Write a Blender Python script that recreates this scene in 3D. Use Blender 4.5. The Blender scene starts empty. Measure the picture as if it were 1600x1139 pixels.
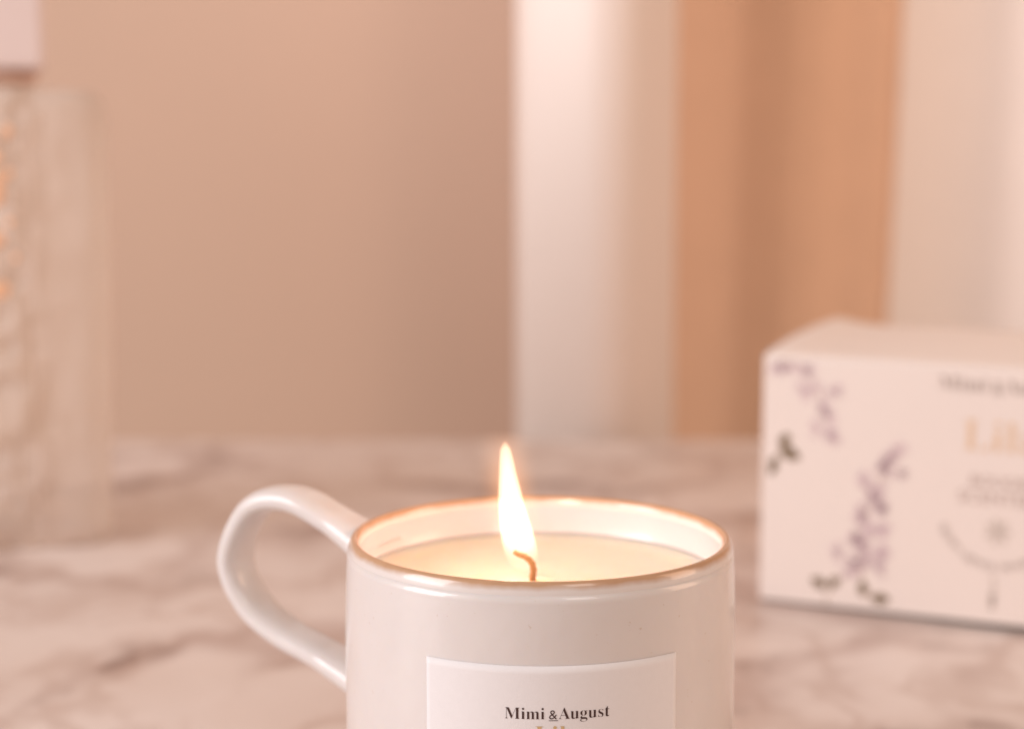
import bpy, bmesh, math, random
from mathutils import Vector, Matrix

S = bpy.context.scene
COL = S.collection
R = math.radians

# ------------------------------------------------------------------ camera
cam_d = bpy.data.cameras.new('camera')
cam_d.sensor_width = 36.0
cam_d.lens = 2700.0 / 1600.0 * 36.0
cam_d.clip_start = 0.01
cam_d.clip_end = 50
cam = bpy.data.objects.new('camera', cam_d)
COL.objects.link(cam)
cam.location = (0.0, -0.396, 0.179)
cam.rotation_euler = (R(90 - 7.6), 0, 0)
cam_d.dof.use_dof = True
cam_d.dof.focus_distance = 0.366
cam_d.dof.aperture_fstop = 8.2
S.camera = cam

# ------------------------------------------------------------------ world and lamps
W = bpy.data.worlds.new('World')
S.world = W
W.use_nodes = True
bg = W.node_tree.nodes['Background']
bg.inputs['Color'].default_value = (1.0, 0.785, 0.66, 1)
bg.inputs['Strength'].default_value = 0.43

S.view_settings.view_transform = 'Standard'
S.view_settings.look = 'None'
S.view_settings.exposure = 0.09
S.view_settings.gamma = 1.0
S.view_settings.use_curve_mapping = False
S.cycles.use_denoising = True
S.cycles.sample_clamp_indirect = 4.0
S.cycles.caustics_reflective = False
S.cycles.caustics_refractive = True
S.cycles.max_bounces = 10


def area_lamp(name, loc, aim, size, size_y, power, color):
    d = bpy.data.lights.new(name, 'AREA')
    d.shape = 'RECTANGLE'
    d.size, d.size_y, d.energy, d.color = size, size_y, power, color
    o = bpy.data.objects.new(name, d)
    COL.objects.link(o)
    o.location = loc
    o.rotation_euler = (Vector(aim) - Vector(loc)).to_track_quat('-Z', 'Y').to_euler()
    return o


area_lamp('window_light', (-1.5, -0.50, 0.74), (0, 0.1, 0.05), 0.9, 1.1, 24.0, (1.0, 0.965, 1.0))
area_lamp('warm_fill_light', (1.05, 0.05, 0.5), (0.12, 0.85, 0.2), 0.5, 0.7, 4.6, (1.0, 0.64, 0.45))  # added warm fill to brighten the post and curtains on the right
area_lamp('window_light_high', (0.45, -0.85, 1.15), (0.05, 0.1, 0.05), 0.35, 0.5, 2.5, (1.0, 0.93, 0.88))
sp_d = bpy.data.lights.new('wall_gradient_spot', 'SPOT')  # added spot that lays a soft bright gradient on wall and post
sp_d.energy = 62.0
sp_d.color = (1.0, 0.92, 0.95)
sp_d.spot_size = R(29)
sp_d.spot_blend = 1.0
sp_d.shadow_soft_size = 0.12
sp = bpy.data.objects.new('wall_gradient_spot', sp_d)
COL.objects.link(sp)
sp.location = (-1.5, -0.2, 1.0)
sp.rotation_euler = (Vector((0.22, 0.90, 0.44)) - Vector(sp.location)).to_track_quat('-Z', 'Y').to_euler()


# ------------------------------------------------------------------ helpers
def tag(o, label=None, cat=None, kind=None, group=None):
    if label: o['label'] = label
    if cat: o['category'] = cat
    if kind: o['kind'] = kind
    if group: o['group'] = group
    return o


def empty(name, loc, rz=0.0):
    o = bpy.data.objects.new(name, None)
    COL.objects.link(o)
    o.empty_display_size = 0.02
    o.location = loc
    o.rotation_euler = (0, 0, rz)
    return o


def link(name, me, mats, parent=None, smooth=True):
    o = bpy.data.objects.new(name, me)
    COL.objects.link(o)
    if not isinstance(mats, (list, tuple)): mats = [mats]
    for m in mats: me.materials.append(m)
    if smooth:
        for f in me.polygons: f.use_smooth = True
    if parent is not None: o.parent = parent
    return o


def mesh_from(name, verts, faces, mats, parent=None, smooth=True, idx=None):
    me = bpy.data.meshes.new(name)
    me.from_pydata([tuple(v) for v in verts], [], faces)
    o = link(name, me, mats, parent, smooth)
    if idx:
        for p, i in zip(me.polygons, idx): p.material_index = i
    me.update()
    return o


def bm_obj(name, bm, mats, parent=None, smooth=True):
    bmesh.ops.recalc_face_normals(bm, faces=bm.faces)
    me = bpy.data.meshes.new(name)
    bm.to_mesh(me)
    bm.free()
    return link(name, me, mats, parent, smooth)


def lathe(profile, n=128):
    verts, faces = [], []
    m = len(profile)
    for i in range(n):
        a = 2 * math.pi * i / n
        for r, z in profile:
            verts.append((r * math.cos(a), r * math.sin(a), z))
    for i in range(n):
        j = (i + 1) % n
        for k in range(m - 1):
            faces.append((i * m + k, j * m + k, j * m + k + 1, i * m + k + 1))
    bm = bmesh.new()
    vs = [bm.verts.new(v) for v in verts]
    for f in faces: bm.faces.new([vs[q] for q in f])
    bmesh.ops.remove_doubles(bm, verts=bm.verts, dist=1e-6)
    bmesh.ops.dissolve_degenerate(bm, edges=bm.edges, dist=1e-7)
    return bm


def catmull(P, n):
    P = [Vector(p) for p in P]
    Q = [P[0] * 2 - P[1]] + P + [P[-1] * 2 - P[-2]]
    out = []
    for i in range(len(P) - 1):
        p0, p1, p2, p3 = Q[i:i + 4]
        for k in range(n):
            t = k / n
            out.append(0.5 * ((2 * p1) + (p2 - p0) * t + (2 * p0 - 5 * p1 + 4 * p2 - p3) * t * t
                              + (3 * p1 - 3 * p2 + p3 - p0) * t ** 3))
    out.append(P[-1])
    return out


class Mat:
    def __init__(self, name):
        self.m = bpy.data.materials.new(name)
        self.m.use_nodes = True
        self.nt = self.m.node_tree
        self.b = self.nt.nodes['Principled BSDF']
        self.out = self.nt.nodes['Material Output']

    def n(self, t, **kw):
        nd = self.nt.nodes.new(t)
        for k, v in kw.items(): setattr(nd, k, v)
        return nd

    def l(self, a, b): self.nt.links.new(a, b)

    def set(self, **kw):
        for k, v in kw.items():
            s = self.b.inputs[k.replace('_', ' ')]
            s.default_value = (*v, 1) if isinstance(v, tuple) and len(v) == 3 and len(s.default_value) == 4 else v
        return self

    def coord(self, kind='Object', scale=(1, 1, 1), rot=(0, 0, 0)):
        t = self.n('ShaderNodeTexCoord')
        mp = self.n('ShaderNodeMapping')
        mp.inputs['Scale'].default_value = scale
        mp.inputs['Rotation'].default_value = rot
        self.l(t.outputs[kind], mp.inputs['Vector'])
        return mp.outputs['Vector']

    def noise(self, vec, scale, detail=4, rough=0.55, dist=0.0):
        nd = self.n('ShaderNodeTexNoise')
        nd.inputs['Scale'].default_value = scale
        nd.inputs['Detail'].default_value = detail
        nd.inputs['Roughness'].default_value = rough
        nd.inputs['Distortion'].default_value = dist
        self.l(vec, nd.inputs['Vector'])
        return nd.outputs['Fac']

    def ramp(self, fac, stops):
        r = self.n('ShaderNodeValToRGB')
        e = r.color_ramp.elements
        while len(e) > 1: e.remove(e[-1])
        e[0].position = stops[0][0]
        e[0].color = (*stops[0][1], 1)
        for p, c in stops[1:]:
            q = e.new(p)
            q.color = (*c, 1)
        self.l(fac, r.inputs['Fac'])
        return r.outputs['Color']

    def mix(self, fac, a, b, mode='MIX'):
        x = self.n('ShaderNodeMix', data_type='RGBA', blend_type=mode)
        for s, v in ((x.inputs[0], fac), (x.inputs[6], a), (x.inputs[7], b)):
            if hasattr(v, 'links'): self.l(v, s)
            elif isinstance(v, tuple): s.default_value = (*v, 1)
            else: s.default_value = v
        return x.outputs[2]

    def math(self, op, a, b=0.0, c=None):
        x = self.n('ShaderNodeMath', operation=op)
        for s, v in zip(x.inputs, (a, b, c)):
            if v is None: continue
            if hasattr(v, 'links'): self.l(v, s)
            else: s.default_value = v
        return x.outputs[0]

    def bump(self, h, strength, dist):
        x = self.n('ShaderNodeBump')
        x.inputs['Strength'].default_value = strength
        x.inputs['Distance'].default_value = dist
        self.l(h, x.inputs['Height'])
        self.l(x.outputs['Normal'], self.b.inputs['Normal'])


RZ = 0.0862        # height of the cup's rim
HALO_R = 0.0078
MARBLE_SEED = (10.2, 5.4, 13.8)
# flame axis: traced heights, leaning to the left
K = 0.000149


def fx(px): return (px - 845.0) * K


def fz(py): return RZ + (838.0 - py) * K / 0.975


# ------------------------------------------------------------------ materials
def glaze_mat():
    m = Mat('white_glaze').set(Roughness=0.30, IOR=1.48)
    m.b.inputs['Coat Weight'].default_value = 0.5
    m.b.inputs['Coat Roughness'].default_value = 0.035
    m.b.inputs['Subsurface Weight'].default_value = 0.12
    m.b.inputs['Subsurface Radius'].default_value = (0.004, 0.0022, 0.0012)
    v = m.coord()
    c = m.mix(m.noise(v, 60, 3), (0.69, 0.645, 0.625), (0.76, 0.715, 0.695))
    sp = m.ramp(m.noise(v, 900, 2, 0.6), [(0.0, (1, 1, 1)), (0.70, (1, 1, 1)), (0.78, (0.86, 0.78, 0.70))])
    m.l(m.mix(1.0, c, sp, 'MULTIPLY'), m.b.inputs['Base Color'])
    m.bump(m.noise(v, 55, 3), 0.22, 0.002)
    return m.m


def rim_mat():
    m = Mat('bare_rim_glaze').set(Roughness=0.3)
    m.b.inputs['Coat Weight'].default_value = 0.7
    m.b.inputs['Coat Roughness'].default_value = 0.08
    v = m.coord()
    sep = m.n('ShaderNodeSeparateXYZ')
    m.l(v, sep.inputs[0])
    z = m.math('ADD', sep.outputs[2], m.math('MULTIPLY', m.math('SUBTRACT', m.noise(v, 160, 3), 0.5), 0.0012))
    f = m.n('ShaderNodeMapRange')
    f.inputs['From Min'].default_value = 0.0843
    f.inputs['From Max'].default_value = 0.0856
    m.l(z, f.inputs['Value'])
    brown = m.mix(m.noise(v, 300, 4), (0.46, 0.26, 0.14), (0.56, 0.34, 0.20))
    m.l(m.mix(f.outputs[0], (0.75, 0.695, 0.665), brown), m.b.inputs['Base Color'])
    return m.m


def marble_mat():
    m = Mat('marble').set(Roughness=0.36)
    tc = m.n('ShaderNodeTexCoord')
    mp = m.n('ShaderNodeMapping')
    mp.inputs['Location'].default_value = MARBLE_SEED
    mp.inputs['Rotation'].default_value = (0, 0, R(-14))
    mp.inputs['Scale'].default_value = (0.9, 0.72, 1)
    m.l(tc.outputs['Object'], mp.inputs['Vector'])
    v = mp.outputs['Vector']

    def warped(scale, amt):
        wob = m.n('ShaderNodeTexNoise')
        wob.inputs['Scale'].default_value = scale
        wob.inputs['Detail'].default_value = 6
        m.l(v, wob.inputs['Vector'])
        vm = m.n('ShaderNodeVectorMath', operation='MULTIPLY_ADD')
        m.l(wob.outputs['Color'], vm.inputs[0])
        vm.inputs[1].default_value = (amt, amt, amt)
        m.l(v, vm.inputs[2])
        return vm.outputs[0]
    w1, w2 = warped(8, 0.12), warped(22, 0.05)
    clouds = m.ramp(m.noise(w1, 6, 6, 0.62), [(0.28, (0.665, 0.555, 0.50)), (0.48, (0.72, 0.62, 0.57)), (0.68, (0.79, 0.71, 0.675))])

    def vein(w, scale, width):
        d = m.math('ABSOLUTE', m.math('SUBTRACT', m.noise(w, scale, 3, 0.5, 0.3), 0.5))
        q = m.n('ShaderNodeMapRange', interpolation_type='SMOOTHSTEP')
        q.inputs['From Min'].default_value = 0
        q.inputs['From Max'].default_value = width
        q.inputs['To Min'].default_value = 1
        q.inputs['To Max'].default_value = 0
        m.l(d, q.inputs['Value'])
        return q.outputs[0]
    patch = m.ramp(m.noise(v, 5.5, 2), [(0.44, (0, 0, 0)), (0.56, (1, 1, 1))])
    spots = m.ramp(m.noise(w2, 26, 3, 0.6), [(0.52, (0, 0, 0)), (0.64, (1, 1, 1))])
    big = m.math('MULTIPLY', vein(w1, 7, 0.060), patch)
    c = m.mix(m.math('MULTIPLY', vein(w2, 15, 0.06), 0.40), clouds, (0.44, 0.30, 0.24))
    c = m.mix(m.math('MULTIPLY', big, 0.44), c, (0.30, 0.165, 0.125))
    c = m.mix(m.math('MULTIPLY', m.math('MULTIPLY', big, spots), 0.62), c, (0.16, 0.08, 0.06))
    m.l(c, m.b.inputs['Base Color'])
    return m.m


def plain(name, col, rough=0.6, var=0.06, scale=20, bump=0.0, bscale=200, **kw):
    m = Mat(name).set(Roughness=rough)
    v = m.coord()
    lo = tuple(x * (1 - var) for x in col)
    hi = tuple(min(1, x * (1 + var)) for x in col)
    m.l(m.mix(m.noise(v, scale, 4), lo, hi), m.b.inputs['Base Color'])
    if bump: m.bump(m.noise(v, bscale, 4), bump, 0.001)
    for k, x in kw.items(): m.b.inputs[k].default_value = x
    return m


def wax_mat():
    m = Mat('cream_wax').set(Roughness=0.18, IOR=1.44)
    m.b.inputs['Subsurface Weight'].default_value = 0.7
    m.b.inputs['Subsurface Radius'].default_value = (0.012, 0.007, 0.004)
    m.b.inputs['Subsurface Scale'].default_value = 1.0
    v = m.coord()
    m.l(m.mix(m.noise(v, 80, 3), (0.80, 0.62, 0.46), (0.85, 0.69, 0.54)), m.b.inputs['Base Color'])
    m.bump(m.noise(v, 35, 2), 0.15, 0.002)
    return m.m


def flame_mat():
    m = Mat('flame')
    m.nt.nodes.remove(m.b)
    v = m.coord()
    sep = m.n('ShaderNodeSeparateXYZ')
    m.l(v, sep.inputs[0])
    r = m.n('ShaderNodeMapRange', interpolation_type='SMOOTHSTEP')
    r.inputs['From Min'].default_value = 0.0795
    r.inputs['From Max'].default_value = 0.0880
    r.inputs['To Min'].default_value = 40
    r.inputs['To Max'].default_value = 480
    m.l(sep.outputs[2], r.inputs['Value'])
    e = m.n('ShaderNodeEmission')
    e.inputs['Color'].default_value = (1.0, 0.64, 0.42, 1)
    m.l(r.outputs[0], e.inputs['Strength'])
    m.l(e.outputs[0], m.out.inputs['Volume'])
    return m.m


def halo_mat():
    """added lens-bloom glow round the flame, thinning outwards from the flame's own axis"""
    m = Mat('bloom_halo')
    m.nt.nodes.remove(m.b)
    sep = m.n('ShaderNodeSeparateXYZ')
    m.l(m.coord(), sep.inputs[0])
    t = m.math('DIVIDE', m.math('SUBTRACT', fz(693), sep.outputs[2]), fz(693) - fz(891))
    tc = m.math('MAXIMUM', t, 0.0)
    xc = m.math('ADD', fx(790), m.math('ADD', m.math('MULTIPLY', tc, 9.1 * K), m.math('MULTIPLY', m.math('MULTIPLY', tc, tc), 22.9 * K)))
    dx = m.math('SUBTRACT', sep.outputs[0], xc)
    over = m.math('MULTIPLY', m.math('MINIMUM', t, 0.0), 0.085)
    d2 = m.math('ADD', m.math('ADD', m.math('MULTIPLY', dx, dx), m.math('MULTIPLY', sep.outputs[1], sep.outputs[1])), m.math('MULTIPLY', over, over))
    d = m.math('DIVIDE', m.math('SQRT', d2), HALO_R)
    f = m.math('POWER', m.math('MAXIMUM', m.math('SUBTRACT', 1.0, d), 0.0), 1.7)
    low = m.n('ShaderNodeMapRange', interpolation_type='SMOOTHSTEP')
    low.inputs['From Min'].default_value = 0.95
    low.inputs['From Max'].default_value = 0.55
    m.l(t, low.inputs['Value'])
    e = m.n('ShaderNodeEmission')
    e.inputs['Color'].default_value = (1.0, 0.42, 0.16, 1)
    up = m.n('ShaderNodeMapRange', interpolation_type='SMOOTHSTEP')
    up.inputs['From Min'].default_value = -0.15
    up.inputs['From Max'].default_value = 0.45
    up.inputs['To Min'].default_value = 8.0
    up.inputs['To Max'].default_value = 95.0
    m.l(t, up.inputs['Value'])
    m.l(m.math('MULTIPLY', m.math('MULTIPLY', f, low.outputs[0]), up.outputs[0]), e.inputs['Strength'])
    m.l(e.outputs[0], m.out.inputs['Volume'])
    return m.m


def wick_mat():
    m = Mat('glowing_wick').set(Roughness=0.8)
    v = m.coord()
    sep = m.n('ShaderNodeSeparateXYZ')
    m.l(v, sep.inputs[0])
    r = m.n('ShaderNodeMapRange')
    r.inputs['From Min'].default_value = 0.074
    r.inputs['From Max'].default_value = 0.083
    m.l(sep.outputs[2], r.inputs['Value'])
    m.l(m.mix(r.outputs[0], (0.34, 0.16, 0.075), (0.50, 0.27, 0.13)), m.b.inputs['Base Color'])
    m.b.inputs['Emission Color'].default_value = (1, 0.42, 0.12, 1)
    m.l(m.math('MULTIPLY', r.outputs[0], 0.25), m.b.inputs['Emission Strength'])
    m.bump(m.noise(v, 900, 3), 0.4, 0.001)
    return m.m


def bottle_glass_mat():
    m = Mat('pressed_frosted_glass').set(Roughness=0.33, IOR=1.05, Base_Color=(0.86, 0.77, 0.70))
    m.b.inputs['Transmission Weight'].default_value = 0.44
    v = m.coord()
    sep = m.n('ShaderNodeSeparateXYZ')
    m.l(v, sep.inputs[0])
    k = m.n('ShaderNodeMapRange')
    k.inputs['From Min'].default_value = 0.024
    k.inputs['From Max'].default_value = 0.010
    m.l(m.math('ABSOLUTE', sep.outputs[0]), k.inputs['Value'])
    vo = m.n('ShaderNodeTexVoronoi', feature='SMOOTH_F1')
    vo.inputs['Scale'].default_value = 85
    m.l(v, vo.inputs['Vector'])
    h = m.math('ADD', m.math('MULTIPLY', vo.outputs['Distance'], m.math('ADD', m.math('MULTIPLY', k.outputs[0], 1.0), 0.34)),
               m.math('MULTIPLY', m.noise(v, 40, 2), 0.10))
    m.l(m.math('SUBTRACT', 0.38, m.math('MULTIPLY', k.outputs[0], 0.2)), m.b.inputs['Roughness'])
    m.bump(h, 0.9, 0.007)
    tr = m.n('ShaderNodeBsdfTransparent')
    tr.inputs['Color'].default_value = (0.97, 0.94, 0.91, 1)
    mx = m.n('ShaderNodeMixShader')
    mx.inputs[0].default_value = 0.24
    m.l(m.b.outputs[0], mx.inputs[1])
    m.l(tr.outputs[0], mx.inputs[2])
    m.l(mx.outputs[0], m.out.inputs['Surface'])
    return m.m


M_glaze, M_rim, M_marble, M_wax = glaze_mat(), rim_mat(), marble_mat(), wax_mat()
M_paper = plain('label_paper', (0.83, 0.81, 0.82), 0.75, 0.02, 700, 0.07, 2500).m
M_ink = plain('dark_brown_ink', (0.055, 0.022, 0.018), 0.6, 0.1, 300).m
M_gold = plain('gold_foil', (0.66, 0.49, 0.27), 0.4, 0.08, 300, Metallic=0.25).m
M_gold_pale = plain('pale_gold_foil', (0.78, 0.575, 0.40), 0.45, 0.08, 300, Metallic=0.1).m
M_wall = plain('tan_plaster', (0.64, 0.45, 0.34), 0.85, 0.05, 3, 0.2, 60).m
M_post = plain('white_painted_wood', (0.74, 0.645, 0.585), 0.5, 0.03, 6, 0.1, 90).m
M_tan_cloth = plain('tan_linen', (0.73, 0.49, 0.345), 0.9, 0.05, 30, 0.3, 900).m
M_white_cloth = plain('white_linen', (0.86, 0.775, 0.715), 0.9, 0.03, 30, 0.3, 900).m
M_board = plain('coated_carton', (0.83, 0.735, 0.68), 0.5, 0.015, 60, 0.1, 600).m
M_print_lilac = plain('lilac_print', (0.67, 0.52, 0.54), 0.6, 0.25, 200).m
M_print_pale = plain('pale_lilac_print', (0.79, 0.65, 0.65), 0.6, 0.2, 200).m
M_print_leaf = plain('olive_leaf_print', (0.17, 0.105, 0.045), 0.6, 0.3, 200).m
M_print_stem = plain('stem_print', (0.46, 0.34, 0.24), 0.6, 0.1, 200).m
M_print_grey = plain('grey_brown_print', (0.36, 0.285, 0.245), 0.6, 0.1, 200).m
M_print_soft = plain('soft_print', (0.52, 0.40, 0.35), 0.6, 0.1, 200).m
M_print_faint = plain('faint_print', (0.66, 0.57, 0.51), 0.6, 0.05, 200).m
M_cap = plain('blush_stopper', (0.80, 0.68, 0.66), 0.4, 0.05, 40).m
M_glint = plain('painted_glint', (0.93, 0.58, 0.38), 0.45, 0.1, 200, Metallic=0.25).m  # glint orange put into the colour
M_collar = plain('rose_collar', (0.72, 0.52, 0.44), 0.4, 0.05, 40).m
M_bglass = bottle_glass_mat()


# ------------------------------------------------------------------ setting
def box_bm(x0, x1, y0, y1, z0, z1, bev=0.0, seg=3):
    bm = bmesh.new()
    bmesh.ops.create_cube(bm, size=1)
    for v in bm.verts:
        v.co = Vector(((x0 + x1) / 2 + v.co.x * (x1 - x0), (y0 + y1) / 2 + v.co.y * (y1 - y0), (z0 + z1) / 2 + v.co.z * (z1 - z0)))
    if bev: bmesh.ops.bevel(bm, geom=list(bm.edges), offset=bev, segments=seg, profile=0.5, affect='EDGES')
    return bm


table = bm_obj('table_top', box_bm(-0.9, 0.9, -0.62, 0.612, -0.03, 0.0, 0.004), M_marble, smooth=False)
tag(table, 'cream and brown veined marble table top under the lit mug candle', kind='structure')

wall = bm_obj('wall', box_bm(-1.6, 1.6, 0.95, 1.05, -0.75, 1.5), M_wall, smooth=False)
tag(wall, 'plain tan wall behind the marble table', kind='structure')

# white post behind the table
post = empty('white_post', (0.0520, 0.676, -0.75), R(-32))
h = 0.0440
bm = bmesh.new()
for zz in (0, 1.9): pass
pts = []
for q in range(4):
    cx, cy = [(1, 1), (-1, 1), (-1, -1), (1, -1)][q]
    rr = 0.029
    for s in range(9):
        a = q * math.pi / 2 + s / 8 * math.pi / 2
        pts.append((cx * (h - rr) + rr * math.cos(a), cy * (h - rr) + rr * math.sin(a)))
lv = [[bm.verts.new((x, y, z)) for x, y in pts] for z in (0, 1.9)]
n = len(pts)
for i in range(n): bm.faces.new((lv[0][i], lv[0][(i + 1) % n], lv[1][(i + 1) % n], lv[1][i]))
bm.faces.new(lv[1]); bm.faces.new(lv[0][::-1])
bm_obj('shaft', bm, M_post, post)
bm_obj('plinth', box_bm(-0.055, 0.055, -0.055, 0.055, 0.0, 0.09, 0.006), M_post, post, False)
tag(post, 'tall white rounded post standing behind the table between tan wall and tan curtain', 'post')


def curtain(name, x0, x1, y, folds, mat, z0=-0.72, z1=1.3):
    """cloth hanging in soft vertical folds; folds = list of (x, depth) control points"""
    nx, nz = 160, 40
    cp = catmull([(a, b, 0) for a, b in folds], 24)
    xs = [c.x for c in cp]

    def depth(x):
        for i in range(len(cp) - 1):
            if xs[i] <= x <= xs[i + 1]:
                t = (x - xs[i]) / max(1e-9, xs[i + 1] - xs[i])
                return cp[i].y * (1 - t) + cp[i + 1].y * t
        return cp[-1].y if x > xs[-1] else cp[0].y
    verts, faces = [], []
    for k in range(nz + 1):
        z = z0 + (z1 - z0) * k / nz
        lean = 0.02 * (z - 0.15)
        for i in range(nx + 1):
            x = x0 + (x1 - x0) * i / nx
            verts.append((x + lean, y + depth(x) * (1 + 0.05 * math.sin(z * 5 + x * 9)), z))
    for k in range(nz):
        for i in range(nx):
            a = k * (nx + 1) + i
            faces.append((a, a + 1, a + nx + 2, a + nx + 1))
    o = mesh_from(name, verts, faces, mat)
    s = o.modifiers.new('thickness', 'SOLIDIFY')
    s.thickness = 0.003
    return o


c1 = curtain('curtain', 0.085, 0.262, 0.770,
             [(0.07, -0.012), (0.09, -0.006), (0.112, 0.004), (0.135, 0.012), (0.152, 0.015), (0.172, 0.011), (0.188, 0.008), (0.208, 0.011), (0.228, 0.020), (0.25, 0.025), (0.262, 0.027), (0.29, 0.003)], M_tan_cloth)
tag(c1, 'tan cloth curtain hanging in soft folds between the white post and the white curtain', 'curtain')
c2 = curtain('curtain', 0.235, 0.50, 0.800,
             [(0.22, 0.0), (0.25, 0.0), (0.28, 0.0), (0.30, -0.002), (0.32, -0.009), (0.345, -0.026), (0.37, -0.038), (0.40, -0.01), (0.43, 0.01), (0.46, -0.02), (0.50, 0.0)], M_white_cloth)
tag(c2, 'white cloth curtain hanging behind the printed box at the far right', 'curtain')

# ------------------------------------------------------------------ candle in a mug
MX = 0.0066
mug = empty('mug_candle', (MX, 0.0, 0.0))
tag(mug, 'white ceramic mug with brown rim holding a lit cream candle on the marble table', 'candle')
prof = [(0.0, 0.0012), (0.030, 0.0012), (0.031, 0.0), (0.0345, 0.0), (0.036, 0.0012), (0.0415, 0.004), (0.0444, 0.009), (0.0456, 0.016),
        (0.0457, 0.04), (0.0457, 0.064), (0.0456, 0.070), (0.04545, 0.0745), (0.0453, 0.0785), (0.04512, 0.0815), (0.04498, 0.0834), (0.0422, 0.0834),
        (0.0422, 0.066), (0.0420, 0.010), (0.038, 0.006), (0.0, 0.006)]
bm_obj('cup', lathe(prof, 160), M_glaze, mug)
rimp = [(0.04498, 0.0834), (0.04485, 0.0843), (0.0446, 0.0851), (0.0442, 0.0858), (0.0437, 0.0862), (0.0432, 0.0861), (0.0427, 0.0858),
        (0.0424, 0.0853), (0.0422, 0.0845), (0.0422, 0.0834)]
bm_obj('rim', lathe(rimp, 160), M_rim, mug)

# handle: an oval band swept along a loop
AZ = R(28.3)
loop = [(0.0432, 0.0762), (0.0575, 0.0832), (0.0705, 0.0875), (0.0822, 0.0840), (0.0890, 0.0703), (0.0838, 0.0590), (0.0740, 0.0525), (0.0610, 0.0480), (0.0436, 0.0415)]
path = catmull([(a, b, 0) for a, b in loop], 14)
ww, tt = 0.0124, 0.0062
verts, faces = [], []
ns = 28
for i, p in enumerate(path):
    d = (path[min(i + 1, len(path) - 1)] - path[max(i - 1, 0)]).normalized()
    nrm = Vector((-d.y, d.x, 0))
    u = i / (len(path) - 1)
    flare = 1 + 0.35 * max(0, 1 - u / 0.12) + 0.35 * max(0, 1 - (1 - u) / 0.12)
    for s in range(ns):
        a = 2 * math.pi * s / ns
        ca, sa = math.cos(a), math.sin(a)
        ex = 0.8
        lat = math.copysign(abs(ca) ** ex, ca) * ww / 2 * flare
        q = p + nrm * (math.copysign(abs(sa) ** ex, sa) * tt / 2 * flare)
        verts.append((-q.x * math.cos(AZ) - lat * math.sin(AZ), q.x * math.sin(AZ) - lat * math.cos(AZ), q.y))
for i in range(len(path) - 1):
    for s in range(ns):
        t = (s + 1) % ns
        faces.append((i * ns + s, i * ns + t, (i + 1) * ns + t, (i + 1) * ns + s))
bm = bmesh.new()
vs = [bm.verts.new(v) for v in verts]
for f in faces: bm.faces.new([vs[q] for q in f])
bm_obj('handle', bm, M_glaze, mug)

# wax with a shallow melt pool
wz = 0.0752
wp = [(0.0, 0.0070), (0.0375, 0.0070), (0.0422, 0.0105), (0.0424, wz + 0.0017), (0.0414, wz + 0.0011), (0.0400, wz + 0.0005), (0.0380, wz + 0.0001), (0.036, wz - 0.0003), (0.02, wz - 0.0004),
      (0.004, wz - 0.0003), (0.0018, wz + 0.0003), (0.0, wz + 0.0008)]
bm_obj('wax', lathe(wp, 128), M_wax, mug)

wick_pts = [Vector((fx(833), -0.0008, 0.0745)), Vector((fx(834), -0.0022, fz(888))), Vector((fx(830), -0.0032, fz(876))), Vector((fx(821), -0.0036, fz(868))),
            Vector((fx(812), -0.0038, fz(864.5))), Vector((fx(803), -0.0038, fz(860)))]
wpth = catmull(wick_pts, 8)
bm = bmesh.new()
rings = []
for i, p in enumerate(wpth):
    d = (wpth[min(i + 1, len(wpth) - 1)] - wpth[max(i - 1, 0)]).normalized()
    a1 = Vector((0, 1, 0))
    a2 = d.cross(a1).normalized()
    u = i / (len(wpth) - 1)
    rad = 0.00082 * (1 - 0.25 * u) * (1 + 0.1 * math.sin(i * 1.9)) * (0.75 if i == len(wpth) - 1 else 1)
    rings.append([bm.verts.new(p + (a1 * math.cos(t) + a2 * math.sin(t)) * rad * (1 + 0.12 * math.sin(3 * t + i))) for t in [2 * math.pi * k / 12 for k in range(12)]])
for i in range(len(rings) - 1):
    for k in range(12): bm.faces.new((rings[i][k], rings[i][(k + 1) % 12], rings[i + 1][(k + 1) % 12], rings[i + 1][k]))
bm.faces.new(rings[0][::-1]); bm.faces.new(rings[-1])
bm_obj('wick', bm, wick_mat(), mug)

outline = [(693, 789, 791), (700, 784.5, 796), (707, 782, 799.5), (725, 780.8, 804), (743, 780.2, 808), (765, 779.2, 814), (785, 779, 819), (810, 779.5, 826.5), (830, 781.5, 833),
           (848, 784.5, 838), (862, 787.5, 841), (874, 791, 842.5), (884, 797, 841.5), (891, 806, 839), (894, 818, 830)]


def flame_mesh(name, mat, parent, grow=0.0):
    ctr = catmull([((l + r) / 2, (r - l) / 2 + grow, y) for y, l, r in outline], 5)
    bm = bmesh.new()
    rings = []
    nn = 28
    for i, c in enumerate(ctr):
        g = c.z
        if grow: g += grow * (c.z - 800) / 95.0 * 0.9
        rad = max(c.y, 0.4) * K
        rings.append([bm.verts.new((fx(c.x) + rad * math.cos(t), -0.0008 + rad * 0.8 * math.sin(t), fz(g))) for t in [2 * math.pi * k / nn for k in range(nn)]])
    for i in range(len(rings) - 1):
        for k in range(nn): bm.faces.new((rings[i][k], rings[i][(k + 1) % nn], rings[i + 1][(k + 1) % nn], rings[i + 1][k]))
    bm.faces.new(rings[0]); bm.faces.new(rings[-1][::-1])
    return bm_obj(name, bm, mat, parent)


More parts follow.
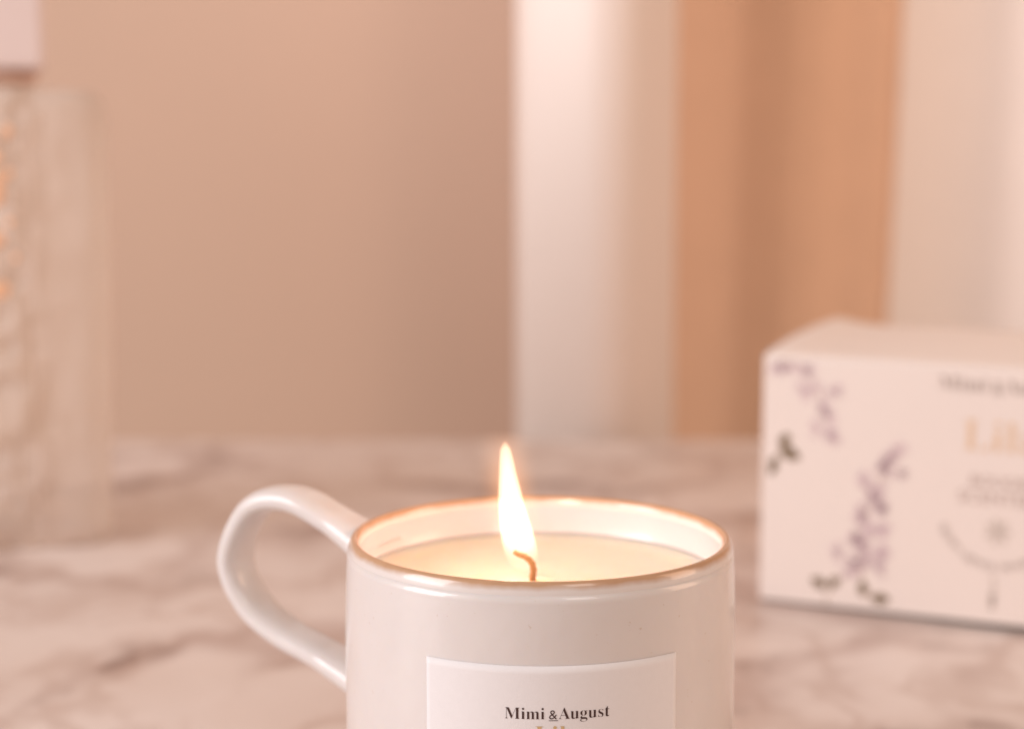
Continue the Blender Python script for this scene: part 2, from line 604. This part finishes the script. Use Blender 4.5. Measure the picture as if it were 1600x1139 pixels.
flame = flame_mesh('flame', flame_mat(), mug)
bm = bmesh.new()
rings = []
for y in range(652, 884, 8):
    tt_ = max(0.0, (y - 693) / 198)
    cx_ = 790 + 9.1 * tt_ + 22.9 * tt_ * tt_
    rr = HALO_R * (1.0 if y >= 693 else math.sqrt(max(0.02, 1 - ((693 - y) / 45.0) ** 2)))
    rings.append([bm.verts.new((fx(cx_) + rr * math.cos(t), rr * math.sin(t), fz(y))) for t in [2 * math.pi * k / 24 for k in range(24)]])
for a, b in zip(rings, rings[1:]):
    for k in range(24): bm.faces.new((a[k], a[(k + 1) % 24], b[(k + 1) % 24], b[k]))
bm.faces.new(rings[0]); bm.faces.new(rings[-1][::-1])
bm_obj('bloom_halo', bm, halo_mat(), flame)  # glowing volume added to imitate lens bloom
pl = bpy.data.lights.new('flame_light', 'POINT')
pl.energy = 0.026
pl.color = (1.0, 0.61, 0.46)
pl.shadow_soft_size = 0.003
for px_, py_, en_ in ((804, 800, 0.006), (789, 704, 0.046)):
    pl = pl.copy()
    pl.energy = en_
    plo = bpy.data.objects.new('flame_light', pl)
    COL.objects.link(plo)
    plo.location = (fx(px_), 0.0, fz(py_))
    plo.parent = flame


# ------------------------------------------------------------------ lettering
SERIF = {}
for i in range(26):
    SERIF[chr(65 + i)] = chr(0x1D400 + i)
    SERIF[chr(97 + i)] = chr(0x1D41A + i)


def text_mesh(s, serif=True, thin=0.0, spacing=1.0):
    """flat lettering, returns (verts2d, faces, width, cap height 1)"""
    c = bpy.data.curves.new('lettering', 'FONT')
    c.body = ''.join(SERIF.get(ch, ch) for ch in s) if serif else s
    c.size = 1.0
    c.space_character = spacing
    c.offset = thin
    c.resolution_u = 6
    o = bpy.data.objects.new('lettering', c)
    COL.objects.link(o)
    dg = bpy.context.evaluated_depsgraph_get()
    me = bpy.data.meshes.new_from_object(o.evaluated_get(dg))
    vs = [(v.co.x, v.co.y) for v in me.vertices]
    fs = [tuple(p.vertices) for p in me.polygons]
    bpy.data.objects.remove(o)
    bpy.data.curves.remove(c)
    bpy.data.meshes.remove(me)
    x0 = min(v[0] for v in vs); x1 = max(v[0] for v in vs)
    vs = [(v[0] - x0, v[1]) for v in vs]
    return vs, fs, x1 - x0


def words(parts):
    """parts: (string, serif, thin, scale, gap before, dy) placed in a row"""
    V, F, x = [], [], 0.0
    for s, serif, thin, sc, gap, dy in parts:
        v, f, w = text_mesh(s, serif, thin)
        x += gap
        b = len(V)
        V += [(x + a * sc, dy + y * sc) for a, y in v]
        F += [tuple(q + b for q in t) for t in f]
        x += w * sc
    return V, F, x


# paper label wrapped round the front of the cup
RL = 0.0458


def wrap(x, z, off):
    a = x / RL
    return (math.sin(a) * (RL + off), -math.cos(a) * (RL + off), z)


A0, A1 = -32.7, 38.6
top_z, bot_z = 0.0686, 0.0165
nu, nv = 60, 30
verts, faces = [], []
for lay in (0.00002, 0.00022):
    for j in range(nv + 1):
        for i in range(nu + 1):
            verts.append(wrap(R(A0 + (A1 - A0) * i / nu) * RL, bot_z + (top_z - bot_z) * j / nv, lay))
base = (nu + 1) * (nv + 1)
for j in range(nv):
    for i in range(nu):
        a = j * (nu + 1) + i
        faces.append((a + base, a + base + 1, a + base + nu + 2, a + base + nu + 1))
        faces.append((a, a + nu + 1, a + nu + 2, a + 1))
ring = [i for i in range(nu + 1)] + [(j * (nu + 1)) + nu for j in range(1, nv + 1)] + [nv * (nu + 1) + i for i in range(nu - 1, -1, -1)] + [j * (nu + 1) for j in range(nv - 1, 0, -1)]
for k in range(len(ring)):
    a, b = ring[k], ring[(k + 1) % len(ring)]
    faces.append((a, b, b + base, a + base))
label = mesh_from('paper_label', verts, faces, M_paper, mug)
for k, p in enumerate(label.data.polygons):
    p.use_smooth = k < 2 * nu * nv


def brand():
    V, F, w = words([('Mimi', True, -0.012, 1.0, 0, 0), ('&', False, -0.006, 0.80, 0.26, 0), ('August', True, -0.012, 1.0, 0.09, 0)])
    ww_ = text_mesh('Mimi', True, -0.012)[2]
    x0 = ww_ + 0.25
    b = len(V)
    V += [(x0, -0.10), (x0 + 0.52, -0.10), (x0 + 0.52, -0.065), (x0, -0.065)]
    F.append((b, b + 1, b + 2, b + 3))
    return V, F, w


def label_text(name, VFw, width, xc, z, mat, parent):
    V, F, w = VFw
    k = width / w
    vs = [wrap(xc + (x - w / 2) * k, z + y * k, 0.00030) for x, y in V]
    return mesh_from(name, vs, F, mat, parent, False)


label_text('brand_lettering', brand(), 0.0223, 0.0030, 0.0572, M_ink, label)
label_text('product_lettering', words([('Lilac', True, -0.01, 1.0, 0, 0)]), 0.0116, 0.0041, 0.0520, M_gold, label)

# ------------------------------------------------------------------ printed carton
BYAW = math.atan2(0.21015 - 0.25511, 0.18504 - 0.09565)
carton = empty('candle_box', (0.0957, 0.2551, 0.0), BYAW)
tag(carton, 'white carton with lilac flower print and gold lettering on the marble table', 'box')
BW, BD, BH = 0.128, 0.085, 0.0955
t = 0.0006
side = bmesh.new()


def quad_box(bm, x0, x1, y0, y1, z0, z1):
    b = box_bm(x0, x1, y0, y1, z0, z1)
    me = bpy.data.meshes.new('tmp')
    b.to_mesh(me); b.free()
    bm.from_mesh(me)
    bpy.data.meshes.remove(me)


front = bm_obj('front_panel', box_bm(0, BW, 0, 0.0012, 0.0003, BH, 0.0005, 2), M_board, carton, False)
for v in front.data.vertices:      # the lower edge bulges clear of the table towards the right
    if v.co.z < 0.01: v.co.z += 0.0004 + 0.0022 * v.co.x / BW
for nm, dims in (('side_panel', (0.0, 0.0012, 0.0014, BD, 0.0003, BH - 0.001)), ('side_panel', (BW - 0.0012, BW, 0.0014, BD, 0.0003, BH - 0.001)),
                 ('back_panel', (0.0014, BW - 0.0014, BD - 0.0012, BD, 0.0003, BH - 0.0012)), ('base_panel', (0.0014, BW - 0.0014, 0.014, BD - 0.0014, 0.0, 0.0012))):
    bm_obj(nm, box_bm(*dims, 0.0003, 1), M_board, carton, False)
# lid: a flap that bows up towards the back
nx, ny = 40, 24
verts, faces = [], []
for lay in (0, 1):
    for j in range(ny + 1):
        for i in range(nx + 1):
            u, v = i / nx, j / ny
            y = 0.0004 + v * (BD - 0.0002)
            x = 0.0004 + u * (BW - 0.0008)
            rise = math.sin(math.pi / 2 * v ** 0.75)
            bow = rise * (0.0040 + 0.0024 * math.exp(-((x - 0.002) / 0.011) ** 2) + 0.0006 * math.exp(-((x - 0.05) / 0.02) ** 2))
            bow *= 1 - 0.25 * max(0.0, 1 - x / 0.004) ** 2
            verts.append((x, y, BH + 0.0004 + bow) if lay == 0 else (x, y, BH - 0.0008))
nb = (nx + 1) * (ny + 1)
for j in range(ny):
    for i in range(nx):
        a = j * (nx + 1) + i
        faces.append((a, a + 1, a + nx + 2, a + nx + 1))
        faces.append((a + nb, a + nb + nx + 1, a + nb + nx + 2, a + nb + 1))
ring = [i for i in range(nx + 1)] + [(j * (nx + 1)) + nx for j in range(1, ny + 1)] + [ny * (nx + 1) + i for i in range(nx - 1, -1, -1)] + [j * (nx + 1) for j in range(ny - 1, 0, -1)]
for k in range(len(ring)):
    a, b = ring[k], ring[(k + 1) % len(ring)]
    faces.append((a, a + nb, b + nb, b))
lid = mesh_from('lid_flap', verts, faces, M_board, carton, True)


# print coordinates on the front panel, measured in metres from its lower left corner
def pz(name, polys, mats, idx, parent, off=0.00015):
    verts, faces, ids = [], [], []
    for poly, mi in zip(polys, idx):
        b = len(verts)
        verts += [(x, -off - 0.00003 * mi, z) for x, z in poly]
        faces.append(tuple(range(b, b + len(poly))))
        ids.append(mi)
    return mesh_from(name, verts, faces, mats, parent, False, ids)


rng = random.Random(4)


def petal(cx, cz, a, L, wd):
    out = []
    for k in range(10):
        s = 2 * math.pi * k / 10
        lx, lz = L * (0.5 + 0.5 * math.cos(s)), wd * math.sin(s) * (0.75 + 0.25 * math.cos(s))
        out.append((cx + lx * math.cos(a) - lz * math.sin(a), cz + lx * math.sin(a) + lz * math.cos(a)))
    return out


def leaf(x, z, a, L, wd):
    out = []
    for k in range(9):
        s = k / 8
        out.append((s * L, wd * math.sin(math.pi * s) ** 0.8))
    for k in range(7, 0, -1):
        s = k / 8
        out.append((s * L, -wd * math.sin(math.pi * s) ** 0.8))
    return [(x + p * math.cos(a) - q * math.sin(a), z + p * math.sin(a) + q * math.cos(a)) for p, q in out]


def stroke(pts, w0):
    P = catmull([(a, b, 0) for a, b in pts], 8)
    L, Rr = [], []
    for i, p in enumerate(P):
        d = (P[min(i + 1, len(P) - 1)] - P[max(i - 1, 0)]).normalized()
        L.append((p.x - d.y * w0, p.y + d.x * w0)); Rr.append((p.x + d.y * w0, p.y - d.x * w0))
    return [[L[i], L[i + 1], Rr[i + 1], Rr[i]] for i in range(len(P) - 1)]


def floret(polys, ids, x, z, s, mi):
    a0 = rng.uniform(0, 6.28)
    for k in range(4):
        polys.append(petal(x, z, a0 + k * 1.57 + rng.uniform(-.2, .2), s * rng.uniform(.8, 1.1), s * 0.36)); ids.append(mi)


S_ = 0.097 / 375.0          # metres per photo pixel near the left end of the panel


def bx(px, py):
    # photo pixel -> panel coordinates near the left end of the panel
    return ((px - 1191) * 0.1000 / 414.0 * (1 + (1600 - px) / 1600 * 0.08), (936 + (px - 1188) * 0.127 - py) * S_)


pm = [M_print_stem, M_print_pale, M_print_lilac, M_print_leaf]


def sprig(name, stem, florets, leaves):
    polys, ids = [], []
    for st in stem:
        q = stroke([bx(*p) for p in st], 0.00022)
        polys += q; ids += [0] * len(q)
    for px, py, n, spread, mi in florets:
        for k in range(int(n * 2.3)):
            x, z = bx(px + rng.gauss(0, spread), py + rng.gauss(0, spread))
            x = max(x, 0.0035)
            z = min(z, BH - 0.004)
            floret(polys, ids, x, z, rng.uniform(0.0015, 0.0024), mi if rng.random() < .75 else 3 - mi)
    for px, py, a, L, wd in leaves:
        polys.append(leaf(*bx(px, py), R(a), L, wd)); ids.append(3)
    return pz(name, polys, pm, ids, front)


sprig('flower_print', [[(1212, 575), (1255, 590), (1285, 640), (1305, 695)], [(1206, 740), (1222, 712), (1240, 690)]],
      [(1222, 568, 4, 8, 1), (1240, 572, 3, 6, 1), (1212, 590, 3, 6, 1), (1262, 592, 3, 4, 2), (1256, 624, 3, 6, 1), (1275, 625, 2, 4, 1), (1302, 626, 3, 4, 1),
       (1287, 650, 3, 5, 1), (1297, 662, 3, 4, 2), (1278, 682, 3, 5, 1), (1303, 690, 4, 5, 1), (1312, 700, 2, 4, 1)],
      [(1220, 704, 58, 0.0062, 0.0020), (1219, 706, -22, 0.0090, 0.0024), (1214, 716, -104, 0.0085, 0.0017)])
sprig('flower_print', [[(1410, 712), (1385, 750), (1362, 800), (1352, 870), (1356, 905), (1372, 935)], [(1350, 880), (1322, 905), (1302, 925), (1298, 945)]],
      [(1405, 718, 3, 5, 1), (1395, 728, 3, 5, 2), (1412, 752, 3, 4, 1), (1382, 745, 4, 5, 2), (1352, 762, 3, 5, 2), (1376, 770, 3, 5, 1), (1370, 788, 4, 5, 2), (1382, 804, 4, 4, 2),
       (1352, 815, 5, 6, 2), (1344, 845, 5, 5, 2), (1362, 838, 4, 7, 1), (1384, 838, 4, 5, 1), (1388, 864, 4, 5, 1), (1316, 862, 3, 5, 1), (1358, 866, 6, 7, 2), (1342, 885, 5, 7, 2), (1380, 890, 3, 5, 2), (1332, 892, 3, 4, 1)],
      [(1300, 918, 152, 0.0070, 0.0020), (1306, 918, 62, 0.0052, 0.0019), (1358, 932, 96, 0.0062, 0.0018), (1368, 934, 2, 0.0078, 0.0020)])


def panel_text(name, VFw, width, x0, z, mat):
    V, F, w = VFw
    k = width / w
    return mesh_from(name, [(x0 + x * k, -0.0002, z + y * k) for x, y in V], F, mat, front, False)


xb, zb = bx(1465, 634)
panel_text('brand_lettering', brand(), 0.046, xb, zb, M_print_grey)
xb, zb = bx(1504, 722)
panel_text('product_lettering', words([('Lilac', True, -0.008, 1.0, 0, 0)]), 0.0345, xb, zb, M_gold_pale)
xb, zb = bx(1517, 774)
panel_text('small_lettering', words([('BOUGIE PARFUMÉE', False, 0.0, 1.0, 0, 0)]), 0.050, xb, zb, M_print_soft)
xb, zb = bx(1499, 796)
panel_text('small_lettering', words([('SCENTED CANDLE', False, 0.0, 1.0, 0, 0)]), 0.056, xb, zb, M_print_soft)
# curved row of tiny letters and the small drawn emblem under it
polys, ids = [], []
cx, cz = bx(1560, 812)
for k in range(34):
    a = R(200 + k * 4.2)
    r0, r1 = 0.0195, 0.0195 + rng.choice((0.0026, 0.0026, 0.0018))
    if k % 9 == 8: continue
    aa = a + R(rng.uniform(-1.4, 1.4))
    q = stroke([(cx + r0 * math.cos(a), cz + r0 * math.sin(a)), (cx + (r0 + r1) / 2 * math.cos(aa), cz + (r0 + r1) / 2 * math.sin(aa)), (cx + r1 * math.cos(aa), cz + r1 * math.sin(aa))], 0.00028)
    polys += q; ids += [0] * len(q)
    if k % 2:
        q = stroke([(cx + r1 * math.cos(a), cz + r1 * math.sin(a)), (cx + r1 * math.cos(a + R(2)), cz + r1 * math.sin(a + R(2))), (cx + r1 * math.cos(a + R(3)), cz + r1 * math.sin(a + R(3)))], 0.00025)
        polys += q; ids += [0] * len(q)
pz('curved_lettering', polys, [M_print_grey], ids, front)
polys, ids = [], []
for k in range(7):
    polys.append(petal(*bx(1560, 842), R(k * 51), 0.0052, 0.0014)); ids.append(0)
q = stroke([bx(1556, 905), bx(1557, 930), bx(1555, 955)], 0.0007)
polys += q; ids += [0] * len(q)
polys.append(petal(*bx(1555, 952), R(90), 0.006, 0.0018)); ids.append(0)
pz('emblem_print', polys, [M_print_faint], ids, front)

# ------------------------------------------------------------------ glass bottle
BXc, BYc = -0.2305, 0.370
bottle = empty('glass_bottle', (BXc, BYc, 0.0), R(15))
tag(bottle, 'frosted pressed glass bottle with pale pink stopper at the left edge of the marble table', 'bottle')
HB = 0.1975


def rounded_sq(hw, hd, r, n=8):
    out = []
    for q in range(4):
        cx, cy = [(1, 1), (-1, 1), (-1, -1), (1, -1)][q]
        for s in range(n + 1):
            a = q * math.pi / 2 + s / n * math.pi / 2
            out.append((cx * (hw - r) + r * math.cos(a), cy * (hd - r) + r * math.sin(a)))
    return out


def loft(sections):
    bm = bmesh.new()
    L = [[bm.verts.new((x, y, z)) for x, y in sec] for sec, z in sections]
    n = len(L[0])
    for a, b in zip(L, L[1:]):
        for i in range(n): bm.faces.new((a[i], a[(i + 1) % n], b[(i + 1) % n], b[i]))
    bm.faces.new(L[-1])
    return bm


hw = 0.0500
outer = [(rounded_sq(hw - 0.006, 0.034, 0.010), 0.0), (rounded_sq(hw - 0.003, 0.0365, 0.012), 0.002), (rounded_sq(hw - 0.0022, 0.038, 0.013), 0.008), (rounded_sq(hw, 0.040, 0.014), 0.10),
         (rounded_sq(hw + 0.0012, 0.040, 0.014), HB - 0.012), (rounded_sq(hw - 0.001, 0.038, 0.014), HB - 0.004), (rounded_sq(hw - 0.006, 0.033, 0.012), HB),
         (rounded_sq(0.021, 0.021, 0.0209), HB + 0.0008), (rounded_sq(0.019, 0.019, 0.0189), HB + 0.003)]
bm = loft(outer)
bm_obj('body', bm, M_bglass, bottle)
bm_obj('collar', lathe([(0.0, HB + 0.0032), (0.0215, HB + 0.0032), (0.022, HB + 0.004), (0.022, HB + 0.0075), (0.0215, HB + 0.008), (0.0, HB + 0.008)], 64), M_collar, bottle)
bm_obj('stopper', box_bm(-0.0255, 0.0255, -0.0255, 0.0255, HB + 0.0085, HB + 0.056, 0.003), M_cap, bottle, False)

# warm glints painted as orange patches on the pressed middle of the front face
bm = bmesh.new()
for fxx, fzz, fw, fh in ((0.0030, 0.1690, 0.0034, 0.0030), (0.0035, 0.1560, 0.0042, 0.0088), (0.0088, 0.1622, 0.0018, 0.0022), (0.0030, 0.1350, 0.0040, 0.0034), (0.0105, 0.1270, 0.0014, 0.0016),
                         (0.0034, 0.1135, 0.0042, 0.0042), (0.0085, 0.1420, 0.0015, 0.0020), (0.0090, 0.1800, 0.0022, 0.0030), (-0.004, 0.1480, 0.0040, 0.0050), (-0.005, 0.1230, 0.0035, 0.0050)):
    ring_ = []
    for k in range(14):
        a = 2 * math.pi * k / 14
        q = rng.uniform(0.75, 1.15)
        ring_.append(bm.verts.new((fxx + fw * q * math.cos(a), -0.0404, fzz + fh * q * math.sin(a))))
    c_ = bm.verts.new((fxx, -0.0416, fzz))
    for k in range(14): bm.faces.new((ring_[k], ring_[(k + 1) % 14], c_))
bm_obj('painted_glints', bm, M_glint, bottle)
